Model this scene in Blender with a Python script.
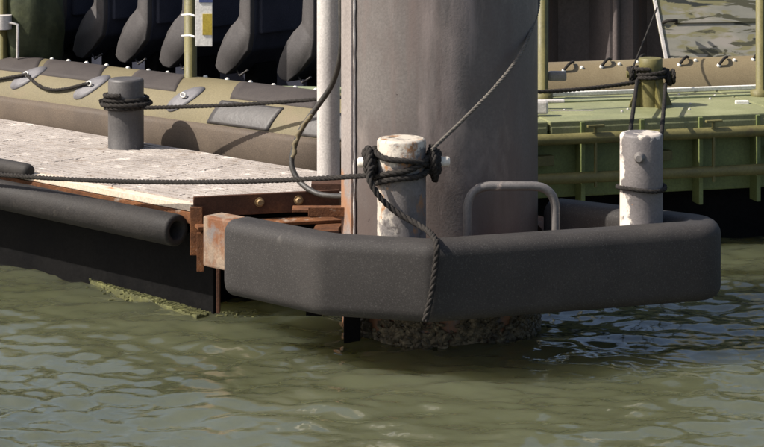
import bpy, bmesh, math, random
import numpy as np
from mathutils import Vector, Matrix
for o in list(bpy.data.objects): bpy.data.objects.remove(o)
S = bpy.context.scene
C = S.collection
random.seed(7)
R = math.radians

# ------------------------------------------------------------------ camera
CAMZ = 2.286; F = 2200.0; HOR = -205.0          # pixel focal length (764 px wide), horizon row
cam_d = bpy.data.cameras.new('camera'); cam = bpy.data.objects.new('camera', cam_d); C.objects.link(cam)
cam.location = (0, 0, CAMZ); cam.rotation_euler = (R(90), 0, 0)
cam_d.sensor_width = 36; cam_d.lens = F/764*36
cam_d.shift_y = -(223.5-HOR)/764
cam_d.clip_start = .1; cam_d.clip_end = 2000
S.camera = cam
# ------------------------------------------------------------------ sky, sun, exposure
SUN_AZ = math.atan2(-.97, -.23)                # compass angle (x, y) of the sun, sun at the left, a little on the camera side
SUN_EL = R(46)
w = bpy.data.worlds.new('World'); S.world = w; w.use_nodes = True
nt = w.node_tree; sk = nt.nodes.new('ShaderNodeTexSky'); sk.sky_type = 'NISHITA'; sk.sun_disc = False
sk.sun_elevation = SUN_EL; sk.sun_rotation = SUN_AZ; sk.dust_density = 3.5
nt.links.new(sk.outputs[0], nt.nodes['Background'].inputs[0]); nt.nodes['Background'].inputs[1].default_value = .112
sd = bpy.data.lights.new('sun', 'SUN'); sun = bpy.data.objects.new('sun', sd); C.objects.link(sun)
sd.energy = 5.0; sd.angle = R(.53); sd.color = (1, .94, .86)
sv = Vector((math.sin(SUN_AZ)*math.cos(SUN_EL), math.cos(SUN_AZ)*math.cos(SUN_EL), math.sin(SUN_EL)))
sun.rotation_euler = sv.to_track_quat('Z', 'Y').to_euler()
S.view_settings.view_transform = 'Standard'; S.view_settings.look = 'None'
S.view_settings.exposure = 0.52; S.view_settings.gamma = 1

def P(px, py, d):
    """point at depth d (metres along the view) seen at photo pixel px, py"""
    return Vector(((px-382)*d/F, d, CAMZ-(py-HOR)*d/F))

# ------------------------------------------------------------------ materials
def N(nt, t, **kw):
    n = nt.nodes.new(t)
    for k, v in kw.items():
        if k in n.inputs: n.inputs[k].default_value = v
        else: setattr(n, k, v)
    return n
def ramp(nt, stops):
    r = nt.nodes.new('ShaderNodeValToRGB'); e = r.color_ramp.elements
    while len(e) < len(stops): e.new(.5)
    for el, (p, c) in zip(e, stops): el.position = p; el.color = (*c, 1)
    return r
def mat(name, stops, scale=6., rough=(.5, .7), bump=.2, bscale=60., stretch=(1, 1, 1), metal=0., spec=.5, detail=6., spots=None, bdist=.004):
    """stops: colour ramp over noise. spots: (colour, scale, threshold, softness) laid over it (rust, bare paint, dirt)"""
    m = bpy.data.materials.new(name); m.use_nodes = True; nt = m.node_tree
    b = nt.nodes['Principled BSDF']; L = nt.links.new
    tc = N(nt, 'ShaderNodeTexCoord'); mp = N(nt, 'ShaderNodeMapping'); mp.inputs['Scale'].default_value = stretch
    L(tc.outputs['Object'], mp.inputs['Vector'])
    no = N(nt, 'ShaderNodeTexNoise', Scale=scale, Detail=detail, Roughness=.62); L(mp.outputs[0], no.inputs['Vector'])
    rp = ramp(nt, stops); L(no.outputs[0], rp.inputs[0]); col = rp.outputs[0]
    fine = N(nt, 'ShaderNodeTexNoise', Scale=bscale, Detail=5., Roughness=.6); L(tc.outputs['Object'], fine.inputs['Vector'])
    # fine speckle on the colour
    mx = N(nt, 'ShaderNodeMix', data_type='RGBA', blend_type='MULTIPLY'); mx.inputs[0].default_value = .55
    sp = ramp(nt, [(.3, (.6, .6, .6)), (.7, (1.25, 1.25, 1.25))]); L(fine.outputs[0], sp.inputs[0])
    L(col, mx.inputs[6]); L(sp.outputs[0], mx.inputs[7]); col = mx.outputs[2]
    for s in (spots or []):
        c, sc, th, so = s[:4]; st = s[4] if len(s) > 4 else (1, 1, 1)
        mp2 = N(nt, 'ShaderNodeMapping'); mp2.inputs['Scale'].default_value = st; mp2.inputs['Location'].default_value = (sc*.37, sc*.11, .7)
        L(tc.outputs['Object'], mp2.inputs['Vector'])
        n2 = N(nt, 'ShaderNodeTexNoise', Scale=sc, Detail=7., Roughness=.65); L(mp2.outputs[0], n2.inputs['Vector'])
        mr = N(nt, 'ShaderNodeMapRange'); mr.inputs[1].default_value = th-so; mr.inputs[2].default_value = th+so
        src = n2.outputs[0]
        if len(s) > 5:                                   # paint lost on one side / at one height: (direction, offset) added to the noise
            dp = N(nt, 'ShaderNodeVectorMath', operation='DOT_PRODUCT'); L(tc.outputs['Object'], dp.inputs[0]); dp.inputs[1].default_value = s[5][0]
            ad = N(nt, 'ShaderNodeMath', operation='ADD'); L(dp.outputs['Value'], ad.inputs[0]); ad.inputs[1].default_value = s[5][1]; ad.use_clamp = False
            cl = N(nt, 'ShaderNodeClamp'); cl.inputs[1].default_value = -.3; cl.inputs[2].default_value = .16; L(ad.outputs[0], cl.inputs[0])
            a2 = N(nt, 'ShaderNodeMath', operation='ADD'); L(src, a2.inputs[0]); L(cl.outputs[0], a2.inputs[1]); src = a2.outputs[0]
        L(src, mr.inputs[0])
        m2 = N(nt, 'ShaderNodeMix', data_type='RGBA'); L(mr.outputs[0], m2.inputs[0]); L(col, m2.inputs[6]); m2.inputs[7].default_value = (*c, 1)
        col = m2.outputs[2]
    L(col, b.inputs['Base Color'])
    rr = N(nt, 'ShaderNodeMapRange'); rr.inputs[1].default_value = .3; rr.inputs[2].default_value = .7
    rr.inputs[3].default_value = rough[0]; rr.inputs[4].default_value = rough[1]
    L(no.outputs[0], rr.inputs[0]); L(rr.outputs[0], b.inputs['Roughness'])
    bp = N(nt, 'ShaderNodeBump', Strength=bump, Distance=bdist); L(fine.outputs[0], bp.inputs['Height']); L(bp.outputs[0], b.inputs['Normal'])
    b.inputs['Metallic'].default_value = metal; b.inputs['Specular IOR Level'].default_value = spec
    return m
rust = (.16, .06, .022); rust_l = (.36, .17, .065); rust_d = (.055, .025, .014)
M = {}
M['pile'] = mat('pile_steel', [(.25, (.0878, .0748, .0696)), (.5, (.1133, .0982, .0901)), (.75, (.1389, .1236, .1118))], 2.2, (.5, .65), .22, 90, (1, 1, .8),
                spots=[((.088, .068, .060), 2.8, .55, .09, (1, 1, .45)), ((.21, .175, .155), 3.4, .62, .08, (1, 1, .5)), ((.22, .18, .165), 5., .64, .08, (1, 1, .12)), ((.12, .09, .08), 6., .60, .08, (1, 1, .08)), ((.03, .02, .018), 15., .705, .012, (1, 1, 1.8)), ((.22, .10, .05), 7., .62, .04, (1, 1, .6), ((0, 0, -1.2), .42))])
M['strip'] = mat('strip_steel', [(.3, (.21, .18, .165)), (.7, (.31, .27, .245))], 5., (.5, .65), .25, 90, (1, 1, .25), spots=[((.44, .40, .36), 8., .66, .05, (1, 1, .2)), ((.30, .16, .09), 7., .60, .06, (1, 1, .6), ((0, 0, -1.2), .80))])
M['rubber'] = mat('fender_rubber', [(.25, (.0223, .0194, .0180)), (.55, (.0334, .0297, .0274)), (.8, (.0458, .0407, .0367))], 4.5, (.66, .8), .4, 330, spec=.3, spots=[((.062, .057, .053), 170., .60, .07), ((.026, .024, .023), 110., .60, .06), ((.085, .077, .068), 7., .70, .05, (1, 1, .4)), ((.10, .092, .08), 14., .74, .02, (1, 1, .25))], bdist=.003)
M['black'] = mat('black_rubber', [(.3, (.018, .016, .015)), (.7, (.042, .037, .033))], 6., (.6, .8), .4, 90, spec=.25, spots=[((.07, .06, .05), 7., .68, .08)])
M['black_d'] = mat('float_shade_black', [(.3, (.005, .005, .0055)), (.7, (.011, .0105, .010))], 4., (.6, .8), .3, 60, spec=.03, spots=[((.02, .018, .010), 5., .72, .06, (1, 1, .4))])  # near black, with the shadow below the decks put into the colour
M['rust'] = mat('rusty_steel', [(.28, rust_d), (.5, (.12, .05, .022)), (.72, (.24, .10, .04))], 9., (.7, .9), .5, 120, spec=.2, spots=[((.30, .25, .20), 12., .66, .05)])
M['rust_dark'] = mat('dark_rusty_plate', [(.28, (.0410, .0210, .0151)), (.6, (.0878, .0419, .0252)), (.8, (.1638, .0739, .0353))], 8., (.7, .9), .5, 120, spec=.2)
M['rust_paint'] = mat('rusted_paint', [(.3, (.1700, .1232, .0900)), (.55, (.2635, .1936, .1350)), (.75, (.2040, .0968, .0450))], 9., (.6, .85), .4, 100, spots=[(rust, 11., .50, .08, (1, 1, .5)), ((.15, .13, .12), 6., .62, .06)])
M['bolt'] = mat('bolt_zinc', [(.3, (.2310, .1470, .0630)), (.7, (.3500, .2520, .1400))], 30., (.4, .6), .3, 150, metal=.3)
WHT = (.46, .41, .34)
M['boll'] = mat('bollard_paint', [(.25, (.0800, .0720, .0680)), (.5, (.1360, .1200, .1120)), (.75, (.2160, .1920, .1720))], 9., (.5, .7), .3, 110,
                spots=[(WHT, 9., .56, .045, (1, 1, .8), ((-2.2, -.6, 0), -.13)), (WHT, 11., .56, .045, (1, 1, 1.2), ((-.8, 0, 3.2), -1.33)), ((.27, .13, .05), 13., .59, .04, (1, 1, .7)), ((.12, .10, .085), 10., .58, .05, (1, 1, .5)), ((.06, .05, .045), 18., .62, .03)])
M['boll_grey'] = mat('bollard_grey_paint', [(.25, (.1102, .0972, .0940)), (.5, (.1426, .1264, .1199)), (.75, (.1750, .1555, .1458))], 6., (.5, .7), .3, 110,
                spots=[((.62, .56, .48), 8., .56, .03, (1, 1, .9), ((-3.4, 1.0, -.35), -.035)), ((.50, .44, .37), 12., .60, .02, (1, 1, 1), ((.6, 0, 3.), -1.40)), (rust_l, 14., .70, .02)])
M['boll_dark'] = mat('bollard_dark_paint', [(.25, (.0470, .0431, .0415)), (.5, (.0691, .0636, .0608)), (.75, (.1050, .0966, .0912))], 6., (.45, .6), .3, 110, spots=[((.4, .37, .33), 10., .69, .04)])
M['chip'] = mat('chipped_white_paint', [(.3, (.45, .38, .30)), (.6, (.72, .66, .56)), (.8, (.5, .34, .2))], 13., (.5, .7), .3, 130, spots=[(rust, 15., .68, .03)])
M['galv'] = mat('galvanised_pipe', [(.28, (.36, .33, .31)), (.5, (.47, .44, .41)), (.75, (.58, .55, .51))], 7., (.45, .65), .3, 120, (1, 1, .35), spots=[((.25, .21, .18), 9., .66, .05, (1, 1, .3))])
M['rope'] = mat('black_rope', [(.3, (.016, .014, .013)), (.7, (.045, .040, .035))], 60., (.8, .95), .6, 500, spec=.15)
M['rope_l'] = mat('grey_rope', [(.3, (.0880, .0770, .0660)), (.7, (.1650, .1485, .1265))], 50., (.8, .95), .5, 400, spec=.15)
M['hose'] = mat('hose_black', [(.3, (.018, .016, .014)), (.7, (.05, .044, .036))], 20., (.4, .6), .3, 200)
M['tape'] = mat('frayed_tape', [(.3, (.1000, .0750, .0350)), (.7, (.1700, .1400, .0800))], 20., (.7, .9), .3, 200)
M['deck'] = mat('deck_grip', [(.25, (.2559, .2200, .1940)), (.5, (.3667, .3235, .2888)), (.75, (.4691, .4228, .3794))], 5., (.75, .95), .8, 130, spec=.2, spots=[((.22, .17, .13), 7., .66, .06), ((.13, .10, .08), 26., .64, .04), ((.62, .56, .5), 9., .62, .05)], bdist=.006)
M['deck_base'] = mat('deck_base', [(.3, (.12, .09, .07)), (.7, (.24, .19, .15))], 6., (.8, .95), .5, 90, spec=.15)
M['edge'] = mat('edge_angle', [(.3, (.55, .46, .36)), (.6, (.62, .52, .40)), (.8, (.42, .24, .12))], 6., (.6, .8), .3, 90, spots=[(rust_l, 9., .62, .04), (rust, 15., .68, .04)])
M['tan'] = mat('tan_tube_fabric', [(.25, (.1180, .0959, .0508)), (.5, (.1486, .1235, .0662)), (.75, (.1790, .1503, .0831))], 3., (.6, .75), .25, 160, spec=.35, spots=[((.17, .125, .075), 5., .66, .1)])
M['band'] = mat('brown_rubbing_band', [(.3, (.0722, .0539, .0395)), (.7, (.1134, .0857, .0616))], 4., (.6, .8), .3, 140, spec=.3)
M['patch'] = mat('dark_grip_patch', [(.3, (.0384, .0310, .0285)), (.7, (.0589, .0496, .0446))], 5., (.65, .85), .5, 180, spec=.3)
M['patch_s'] = mat('shiny_worn_patch', [(.3, (.0324, .0288, .0266)), (.7, (.0576, .0504, .0461))], 7., (.42, .6), .35, 40, spec=.45, spots=[((.35, .33, .3), 14., .72, .03)])
M['oval'] = mat('grey_fabric_oval', [(.3, (.1178, .1116, .1178)), (.7, (.1550, .1488, .1519))], 8., (.5, .7), .2, 160)
M['white'] = mat('white_fitting', [(.3, (.6, .58, .53)), (.7, (.78, .76, .7))], 12., (.4, .6), .1, 100)
M['seat'] = mat('seat_lit_vinyl', [(.3, (.0533, .0490, .0480)), (.7, (.0773, .0703, .0682))], 6., (.55, .75), .3, 140, spec=.3)  # lighter tone for the seat sides facing the sun
M['seat_shade'] = mat('seat_shade_cloth', [(.3, (.0240, .0264, .0384)), (.7, (.0432, .0456, .0624))], 6., (.75, .95), .5, 200, spec=.15)  # dark navy tone puts shade into the seat sides turned from the sun
M['olive'] = mat('olive_paint', [(.3, (.0984, .0861, .0246)), (.7, (.1558, .1353, .0451))], 8., (.5, .7), .2, 100, spots=[((.09, .07, .03), 9., .68, .05)])
M['green'] = mat('green_deck_paint', [(.25, (.1597, .1670, .0784)), (.5, (.2060, .2128, .1039)), (.75, (.2575, .2607, .1392))], 4., (.5, .7), .3, 90, spots=[((.24, .22, .14), 6., .66, .07), ((.10, .10, .05), 9., .68, .05)])
M['green_d'] = mat('green_side_paint', [(.3, (.1096, .1368, .0462)), (.7, (.1828, .2112, .0735))], 5., (.5, .7), .3, 90, spots=[((.11, .10, .04), 8., .68, .06)])
M['pale_green'] = mat('pale_green_board', [(.3, (.19, .22, .13)), (.7, (.26, .29, .18))], 6., (.5, .7), .2, 90)
M['tarp'] = mat('green_tarp', [(.3, (.025, .032, .014)), (.7, (.06, .066, .03))], 5., (.6, .8), .5, 40, spec=.3)
M['sheet'] = mat('sheet_pile_steel', [(.25, (.0565, .0490, .0490)), (.5, (.0980, .0810, .0774)), (.75, (.1602, .1244, .1131))], 2., (.6, .8), .4, 60, (1, 1, .3), spec=.3, spots=[((.12, .07, .05), 3., .66, .08, (1, 1, .2))])
M['concrete'] = mat('concrete_cap', [(.3, (.24, .22, .19)), (.7, (.36, .33, .29))], 5., (.8, .95), .5, 60)
M['handle'] = mat('handle_steel', [(.3, (.1125, .1013, .0938)), (.7, (.1725, .1575, .1462))], 9., (.4, .6), .2, 140, spots=[((.42, .33, .27), 14., .66, .04)])
M['mussel'] = mat('mussel_shell', [(.3, (.0312, .0232, .0134)), (.5, (.0891, .0695, .0401)), (.7, (.2317, .1871, .1158))], 30., (.5, .8), .4, 200)
M['algae'] = mat('algae', [(.3, (.04, .042, .012)), (.55, (.085, .085, .025)), (.75, (.2, .2, .07))], 22., (.7, .9), .6, 160, spots=[((.30, .30, .14), 40., .68, .03)])
M['yellow'] = mat('yellow_print', [(.3, (.38, .28, .03)), (.7, (.5, .38, .05))], 20., (.5, .7), .1, 100)
M['blue'] = mat('blue_print', [(.3, (.03, .05, .14)), (.7, (.05, .07, .19))], 20., (.5, .7), .1, 100)
def camo():
    m = bpy.data.materials.new('camouflage_paint'); m.use_nodes = True; nt = m.node_tree; L = nt.links.new; b = nt.nodes['Principled BSDF']
    tc = N(nt, 'ShaderNodeTexCoord')
    def layer(scale, st, loc, dist):
        mp = N(nt, 'ShaderNodeMapping'); mp.inputs['Scale'].default_value = st; mp.inputs['Location'].default_value = loc
        L(tc.outputs['Object'], mp.inputs[0]); n = N(nt, 'ShaderNodeTexNoise', Scale=scale, Detail=5., Roughness=.55, Distortion=dist); L(mp.outputs[0], n.inputs['Vector']); return n.outputs[0]
    r0 = ramp(nt, [(.35, (.17, .165, .135)), (.5, (.215, .205, .165)), (.62, (.26, .235, .20))]); L(layer(4, (1, 1, 2.2), (0, 0, 0), .3), r0.inputs[0]); col = r0.outputs[0]
    for (c, sc, st, loc, th, so) in [((.17, .155, .075), 3.0, (1, 1, 4.5), (2, 1, 5), .55, .03), ((.055, .052, .028), 3.4, (1, 1, 5.), (5, 3, 1), .55, .015), ((.022, .024, .018), 2.8, (1, 1, 4.), (9, 7, 3), .61, .015)]:
        mr = N(nt, 'ShaderNodeMapRange'); mr.inputs[1].default_value = th-so; mr.inputs[2].default_value = th+so; L(layer(sc, st, loc, .8), mr.inputs[0])
        m2 = N(nt, 'ShaderNodeMix', data_type='RGBA'); L(mr.outputs[0], m2.inputs[0]); L(col, m2.inputs[6]); m2.inputs[7].default_value = (*c, 1); col = m2.outputs[2]
    L(col, b.inputs['Base Color']); b.inputs['Roughness'].default_value = .6
    return m
M['camo'] = camo()
def water_mat():
    m = bpy.data.materials.new('murky_water'); m.use_nodes = True; nt = m.node_tree; L = nt.links.new; b = nt.nodes['Principled BSDF']
    tc = N(nt, 'ShaderNodeTexCoord')
    n = N(nt, 'ShaderNodeTexNoise', Scale=.9, Detail=3.); L(tc.outputs['Object'], n.inputs['Vector'])
    rp = ramp(nt, [(.3, (.056, .060, .032)), (.7, (.082, .086, .049))]); L(n.outputs[0], rp.inputs[0]); L(rp.outputs[0], b.inputs['Base Color'])
    b.inputs['Roughness'].default_value = .03; b.inputs['IOR'].default_value = 1.9
    b.subsurface_method = 'BURLEY'; b.inputs['Subsurface Weight'].default_value = 1.; b.inputs['Subsurface Radius'].default_value = (1., .9, .5); b.inputs['Subsurface Scale'].default_value = .55
    mp = N(nt, 'ShaderNodeMapping'); mp.inputs['Scale'].default_value = (1, 1.6, 1); L(tc.outputs['Object'], mp.inputs[0])
    n1 = N(nt, 'ShaderNodeTexNoise', Scale=24., Detail=2., Roughness=.5, Distortion=.3); L(mp.outputs[0], n1.inputs['Vector'])
    bp = N(nt, 'ShaderNodeBump', Strength=.12, Distance=.012); L(n1.outputs[0], bp.inputs['Height']); L(bp.outputs[0], b.inputs['Normal'])
    return m
M['water'] = water_mat()

# ------------------------------------------------------------------ mesh helpers
class MB:
    def __init__(s): s.bm = bmesh.new()
    def add(s, verts, faces, smooth=False):
        vs = [s.bm.verts.new(v) for v in verts]
        for f in faces:
            try: fc = s.bm.faces.new([vs[i] for i in f]); fc.smooth = smooth
            except ValueError: pass
        return vs
    def box(s, c, size, axes=None, bev=0., segs=2):
        t = bmesh.new(); bmesh.ops.create_cube(t, size=1)
        for v in t.verts: v.co = Vector((v.co.x*size[0], v.co.y*size[1], v.co.z*size[2]))
        if bev: bmesh.ops.bevel(t, geom=list(t.edges), offset=bev, segments=segs, affect='EDGES', profile=.6)
        ax = axes or (Vector((1, 0, 0)), Vector((0, 1, 0)), Vector((0, 0, 1))); c = Vector(c)
        t.verts.index_update()
        s.add([c+ax[0]*v.co.x+ax[1]*v.co.y+ax[2]*v.co.z for v in t.verts], [[v.index for v in f.verts] for f in t.faces]); t.free(); return s
    def prism(s, poly, z0, z1, bev=0.):
        """vertical prism over a counter-clockwise xy polygon"""
        t = bmesh.new(); n = len(poly)
        vb = [t.verts.new((p[0], p[1], z0)) for p in poly]; vt = [t.verts.new((p[0], p[1], z1)) for p in poly]
        t.faces.new(vb[::-1]); t.faces.new(vt)
        for i in range(n): t.faces.new((vb[i], vb[(i+1) % n], vt[(i+1) % n], vt[i]))
        if bev: bmesh.ops.bevel(t, geom=list(t.edges), offset=bev, segments=2, affect='EDGES', profile=.6)
        t.verts.index_update(); s.add([v.co.copy() for v in t.verts], [[v.index for v in f.verts] for f in t.faces]); t.free(); return s
    def tube(s, path, r, seg=10, cap=True, closed=False):
        """round tube along a path; r a number or a list"""
        n = len(path); path = [Vector(p) for p in path]; rs = r if isinstance(r, (list, tuple)) else [r]*n
        up = None; rings = []
        for i, p in enumerate(path):
            if closed: t = path[(i+1) % n]-path[i-1]
            else: t = path[min(i+1, n-1)]-path[max(i-1, 0)]
            t = t.normalized() if t.length > 1e-9 else Vector((0, 0, 1))
            if up is None: up = t.orthogonal().normalized()
            up = (up-t*up.dot(t)); up = up.normalized() if up.length > 1e-6 else t.orthogonal().normalized()
            b = t.cross(up)
            rings.append([p+(up*math.cos(2*math.pi*k/seg)+b*math.sin(2*math.pi*k/seg))*rs[i] for k in range(seg)])
        vs = [v for ring in rings for v in ring]; fs = []
        for i in range(n if closed else n-1):
            j = (i+1) % n
            for k in range(seg): fs.append((i*seg+k, i*seg+(k+1) % seg, j*seg+(k+1) % seg, j*seg+k))
        s.add(vs, fs, True)
        if cap and not closed:
            s.add(rings[0], [list(range(seg))[::-1]]); s.add(rings[-1], [list(range(seg))])
        return s
    def lathe(s, c, prof, seg=32, axis=None):
        """prof: (radius, height) pairs revolved about axis through c"""
        ax = (axis or Vector((0, 0, 1))).normalized(); a = ax.orthogonal().normalized(); b = ax.cross(a); c = Vector(c)
        vs = []; fs = []
        for (r, h) in prof:
            for k in range(seg):
                an = 2*math.pi*k/seg; vs.append(c+ax*h+(a*math.cos(an)+b*math.sin(an))*r)
        for i in range(len(prof)-1):
            for k in range(seg): fs.append((i*seg+k, i*seg+(k+1) % seg, (i+1)*seg+(k+1) % seg, (i+1)*seg+k))
        s.add(vs, fs, True)
        for i, fl in ((0, True), (len(prof)-1, False)):
            if prof[i][0] > 1e-5:
                ring = vs[i*seg:(i+1)*seg]; s.add(ring, [list(range(seg))[::-1] if fl else list(range(seg))])
        return s
    def rope(s, path, r, pitch=None, step=None, strands=3, seg=6):
        """laid rope: three strands twisted about the path"""
        pts = resample(path, step or r*1.1); pitch = pitch or r*7; n = len(pts)
        up = None; frames = []; L = 0
        for i, p in enumerate(pts):
            t = (pts[min(i+1, n-1)]-pts[max(i-1, 0)]).normalized()
            if up is None: up = t.orthogonal().normalized()
            up = (up-t*up.dot(t)).normalized(); frames.append((p, up.copy(), t.cross(up), L))
            if i+1 < n: L += (pts[i+1]-p).length
        for k in range(strands):
            q = [p+(a*math.cos(2*math.pi*(l/pitch+k/strands))+b*math.sin(2*math.pi*(l/pitch+k/strands)))*r*.5 for p, a, b, l in frames]
            s.tube(q, r*.56, seg)
        return s
def resample(path, step):
    path = [Vector(p) for p in path]; out = [path[0].copy()]; acc = 0
    for a, b in zip(path, path[1:]):
        l = (b-a).length; 
        if l < 1e-9: continue
        t = step-acc
        while t <= l: out.append(a.lerp(b, t/l)); t += step
        acc = l-(t-step)
    if (out[-1]-path[-1]).length > step*.3: out.append(path[-1].copy())
    return out
def spline(pts, n=10):
    """Catmull-Rom through the points"""
    p = [Vector(q) for q in pts]; p = [p[0]*2-p[1]]+p+[p[-1]*2-p[-2]]; out = []
    for i in range(1, len(p)-2):
        a, b, c, d = p[i-1:i+3]
        for k in range(n):
            t = k/n; out.append(.5*((2*b)+(c-a)*t+(2*a-5*b+4*c-d)*t*t+(3*b-a-3*c+d)*t**3))
    out.append(p[-2]); return out
def fillet(pts, radii, n=8):
    """round the corners of an xy polyline"""
    out = [Vector(pts[0])]
    for i in range(1, len(pts)-1):
        p, a, b = Vector(pts[i]), Vector(pts[i-1]), Vector(pts[i+1]); r = radii[i-1]
        da = (a-p).normalized(); db = (b-p).normalized()
        for k in range(n+1):
            t = k/n; q = (p+da*r).lerp(p, t).lerp(p.lerp(p+db*r, t), t); out.append(q)
    out.append(Vector(pts[-1])); return out
ORG = {}
def obj(name, mb, m, parent=None, origin=None, sharp=R(35)):
    """link the collected shape as ONE mesh object; vertices come in world space"""
    me = bpy.data.meshes.new(name); bm = mb.bm
    bmesh.ops.recalc_face_normals(bm, faces=bm.faces)
    o_ = ORG[parent.name] if parent else Vector(origin if origin is not None else (0, 0, 0))
    for v in bm.verts: v.co -= o_
    bm.to_mesh(me); bm.free(); me.materials.append(M[m] if isinstance(m, str) else m)
    o = bpy.data.objects.new(name, me); C.objects.link(o)
    if parent: o.parent = parent
    else: o.location = o_
    ORG[o.name] = o_.copy()
    return o
def tag(o, label=None, cat=None, group=None, kind=None):
    if label: o['label'] = label
    if cat: o['category'] = cat
    if group: o['group'] = group
    if kind: o['kind'] = kind
    return o
def thing(name, label, cat, loc, group=None):
    o = bpy.data.objects.new(name, None); C.objects.link(o); o.location = loc; o.empty_display_size = .1
    ORG[o.name] = Vector(loc); return tag(o, label, cat, group)
def share(name, src, loc, parent=None, rz=0):
    """another object that uses the mesh of src"""
    o = bpy.data.objects.new(name, src.data); C.objects.link(o); o.location = loc; o.rotation_euler = (0, 0, rz); o.parent = parent; return o
Z = Vector((0, 0, 1))
def V2(p, z): return Vector((p[0], p[1], z))

# ------------------------------------------------------------------ water
def water():
    rng = np.random.default_rng(5)
    xs = np.concatenate([np.arange(-4.2, -2.3, .04), np.arange(-2.3, 2.3, .013), np.arange(2.3, 4.21, .04)])
    ys = np.concatenate([np.arange(5.8, 7.1, .035), np.arange(7.1, 11.2, .013), np.arange(11.2, 13.2, .035)])
    X, Y = np.meshgrid(xs, ys); H = np.zeros_like(X)
    # wind chop: many short crests running across the view on a few longer swells, all wandering and waxing and waning
    for k in range(104):
        long = k < 10
        lam = rng.uniform(.5, 1.3) if long else .075+.33*rng.random()**1.5
        th = math.radians(rng.normal(84, 30)); a = (.0042 if long else .0052)*lam*rng.uniform(.6, 1.3)
        ph = rng.uniform(0, 6.28); kx, ky = math.cos(th)*6.283/lam, math.sin(th)*6.283/lam
        f1, f2 = rng.uniform(.6, 2.6, 2); wob = 1.1*np.sin(X*f1+rng.uniform(0, 6)+.6*Y)+1.1*np.sin(Y*f2+rng.uniform(0, 6)-.5*X)
        env = np.clip(.55+.75*np.sin(X*rng.uniform(.4, 2.4)+Y*rng.uniform(-1.6, 1.6)+rng.uniform(0, 6)), 0, 1.3)
        q = kx*X+ky*Y+ph+wob; H += a*env*(np.sin(q)+.25*np.cos(2*q))
    edge = np.clip(np.minimum.reduce([X-xs[0], xs[-1]-X, Y-ys[0], ys[-1]-Y])/.6, 0, 1); H *= edge
    ny, nx = X.shape
    v = np.stack([X, Y, H], -1).reshape(-1, 3)
    i = np.arange(ny*nx).reshape(ny, nx)
    f = np.stack([i[:-1, :-1], i[:-1, 1:], i[1:, 1:], i[1:, :-1]], -1).reshape(-1, 4)
    a, b, c, d = int(i[0, 0]), int(i[0, -1]), int(i[-1, -1]), int(i[-1, 0]); n0 = len(v)
    BIG = 400
    v = np.concatenate([v, np.array([(-BIG, -BIG, 0), (BIG, -BIG, 0), (BIG, BIG, 0), (-BIG, BIG, 0)])])
    fl = f.tolist()
    fl.append([n0, n0+1]+[int(q) for q in i[0, ::-1]]); fl.append([n0+1, n0+2]+[int(q) for q in i[::-1, -1]])
    fl.append([n0+2, n0+3]+[int(q) for q in i[-1, :]]); fl.append([n0+3, n0]+[int(q) for q in i[:, 0]])
    me = bpy.data.meshes.new('water'); me.from_pydata(v.tolist(), [], fl); me.update()
    me.polygons.foreach_set('use_smooth', [True]*len(me.polygons)); me.materials.append(M['water'])
    o = bpy.data.objects.new('water', me); C.objects.link(o); tag(o, kind='structure')
water()

# ------------------------------------------------------------------ quay wall of sheet piles far behind
def quay():
    y0 = 16.2
    t = thing('quay_wall', 'dark rusty sheet pile quay wall in the background', 'wall', (0, y0, 0))
    mb = MB(); h0, h1 = -.6, .98; th = .02
    prof = [(0, 0), (.13, 0), (.26, .24), (.49, .24), (.62, 0), (.66, 0)]
    vs = []; fs = []
    for (x, y) in prof: vs += [Vector((x, y, h0)), Vector((x, y, h1)), Vector((x, y+th, h0)), Vector((x, y+th, h1))]
    for k in range(len(prof)-1):
        a, b = 4*k, 4*k+4; fs += [(a, b, b+1, a+1), (a+2, a+3, b+3, b+2), (a+1, b+1, b+3, a+3)]
    mb.add([v+Vector((-6.90, y0, 0)) for v in vs], fs)
    mb.tube([Vector((-6.895, y0-.012, h0)), Vector((-6.895, y0-.012, h1))], .028, 8)
    first = obj('sheet_pile', mb, 'sheet', t)
    for k in range(1, 24): share('sheet_pile', first, (k*.663, 0, 0), t)
    mb = MB(); mb.box((.95, y0+.35, 1.08), (16.4, .9, .22), bev=.02); obj('capping_beam', mb, 'concrete', t)
    mb = MB(); mb.box((0, y0+30.9, .1), (120, 60, 2.0)); tag(obj('quay_ground', mb, 'concrete'), kind='structure')
quay()

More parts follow.
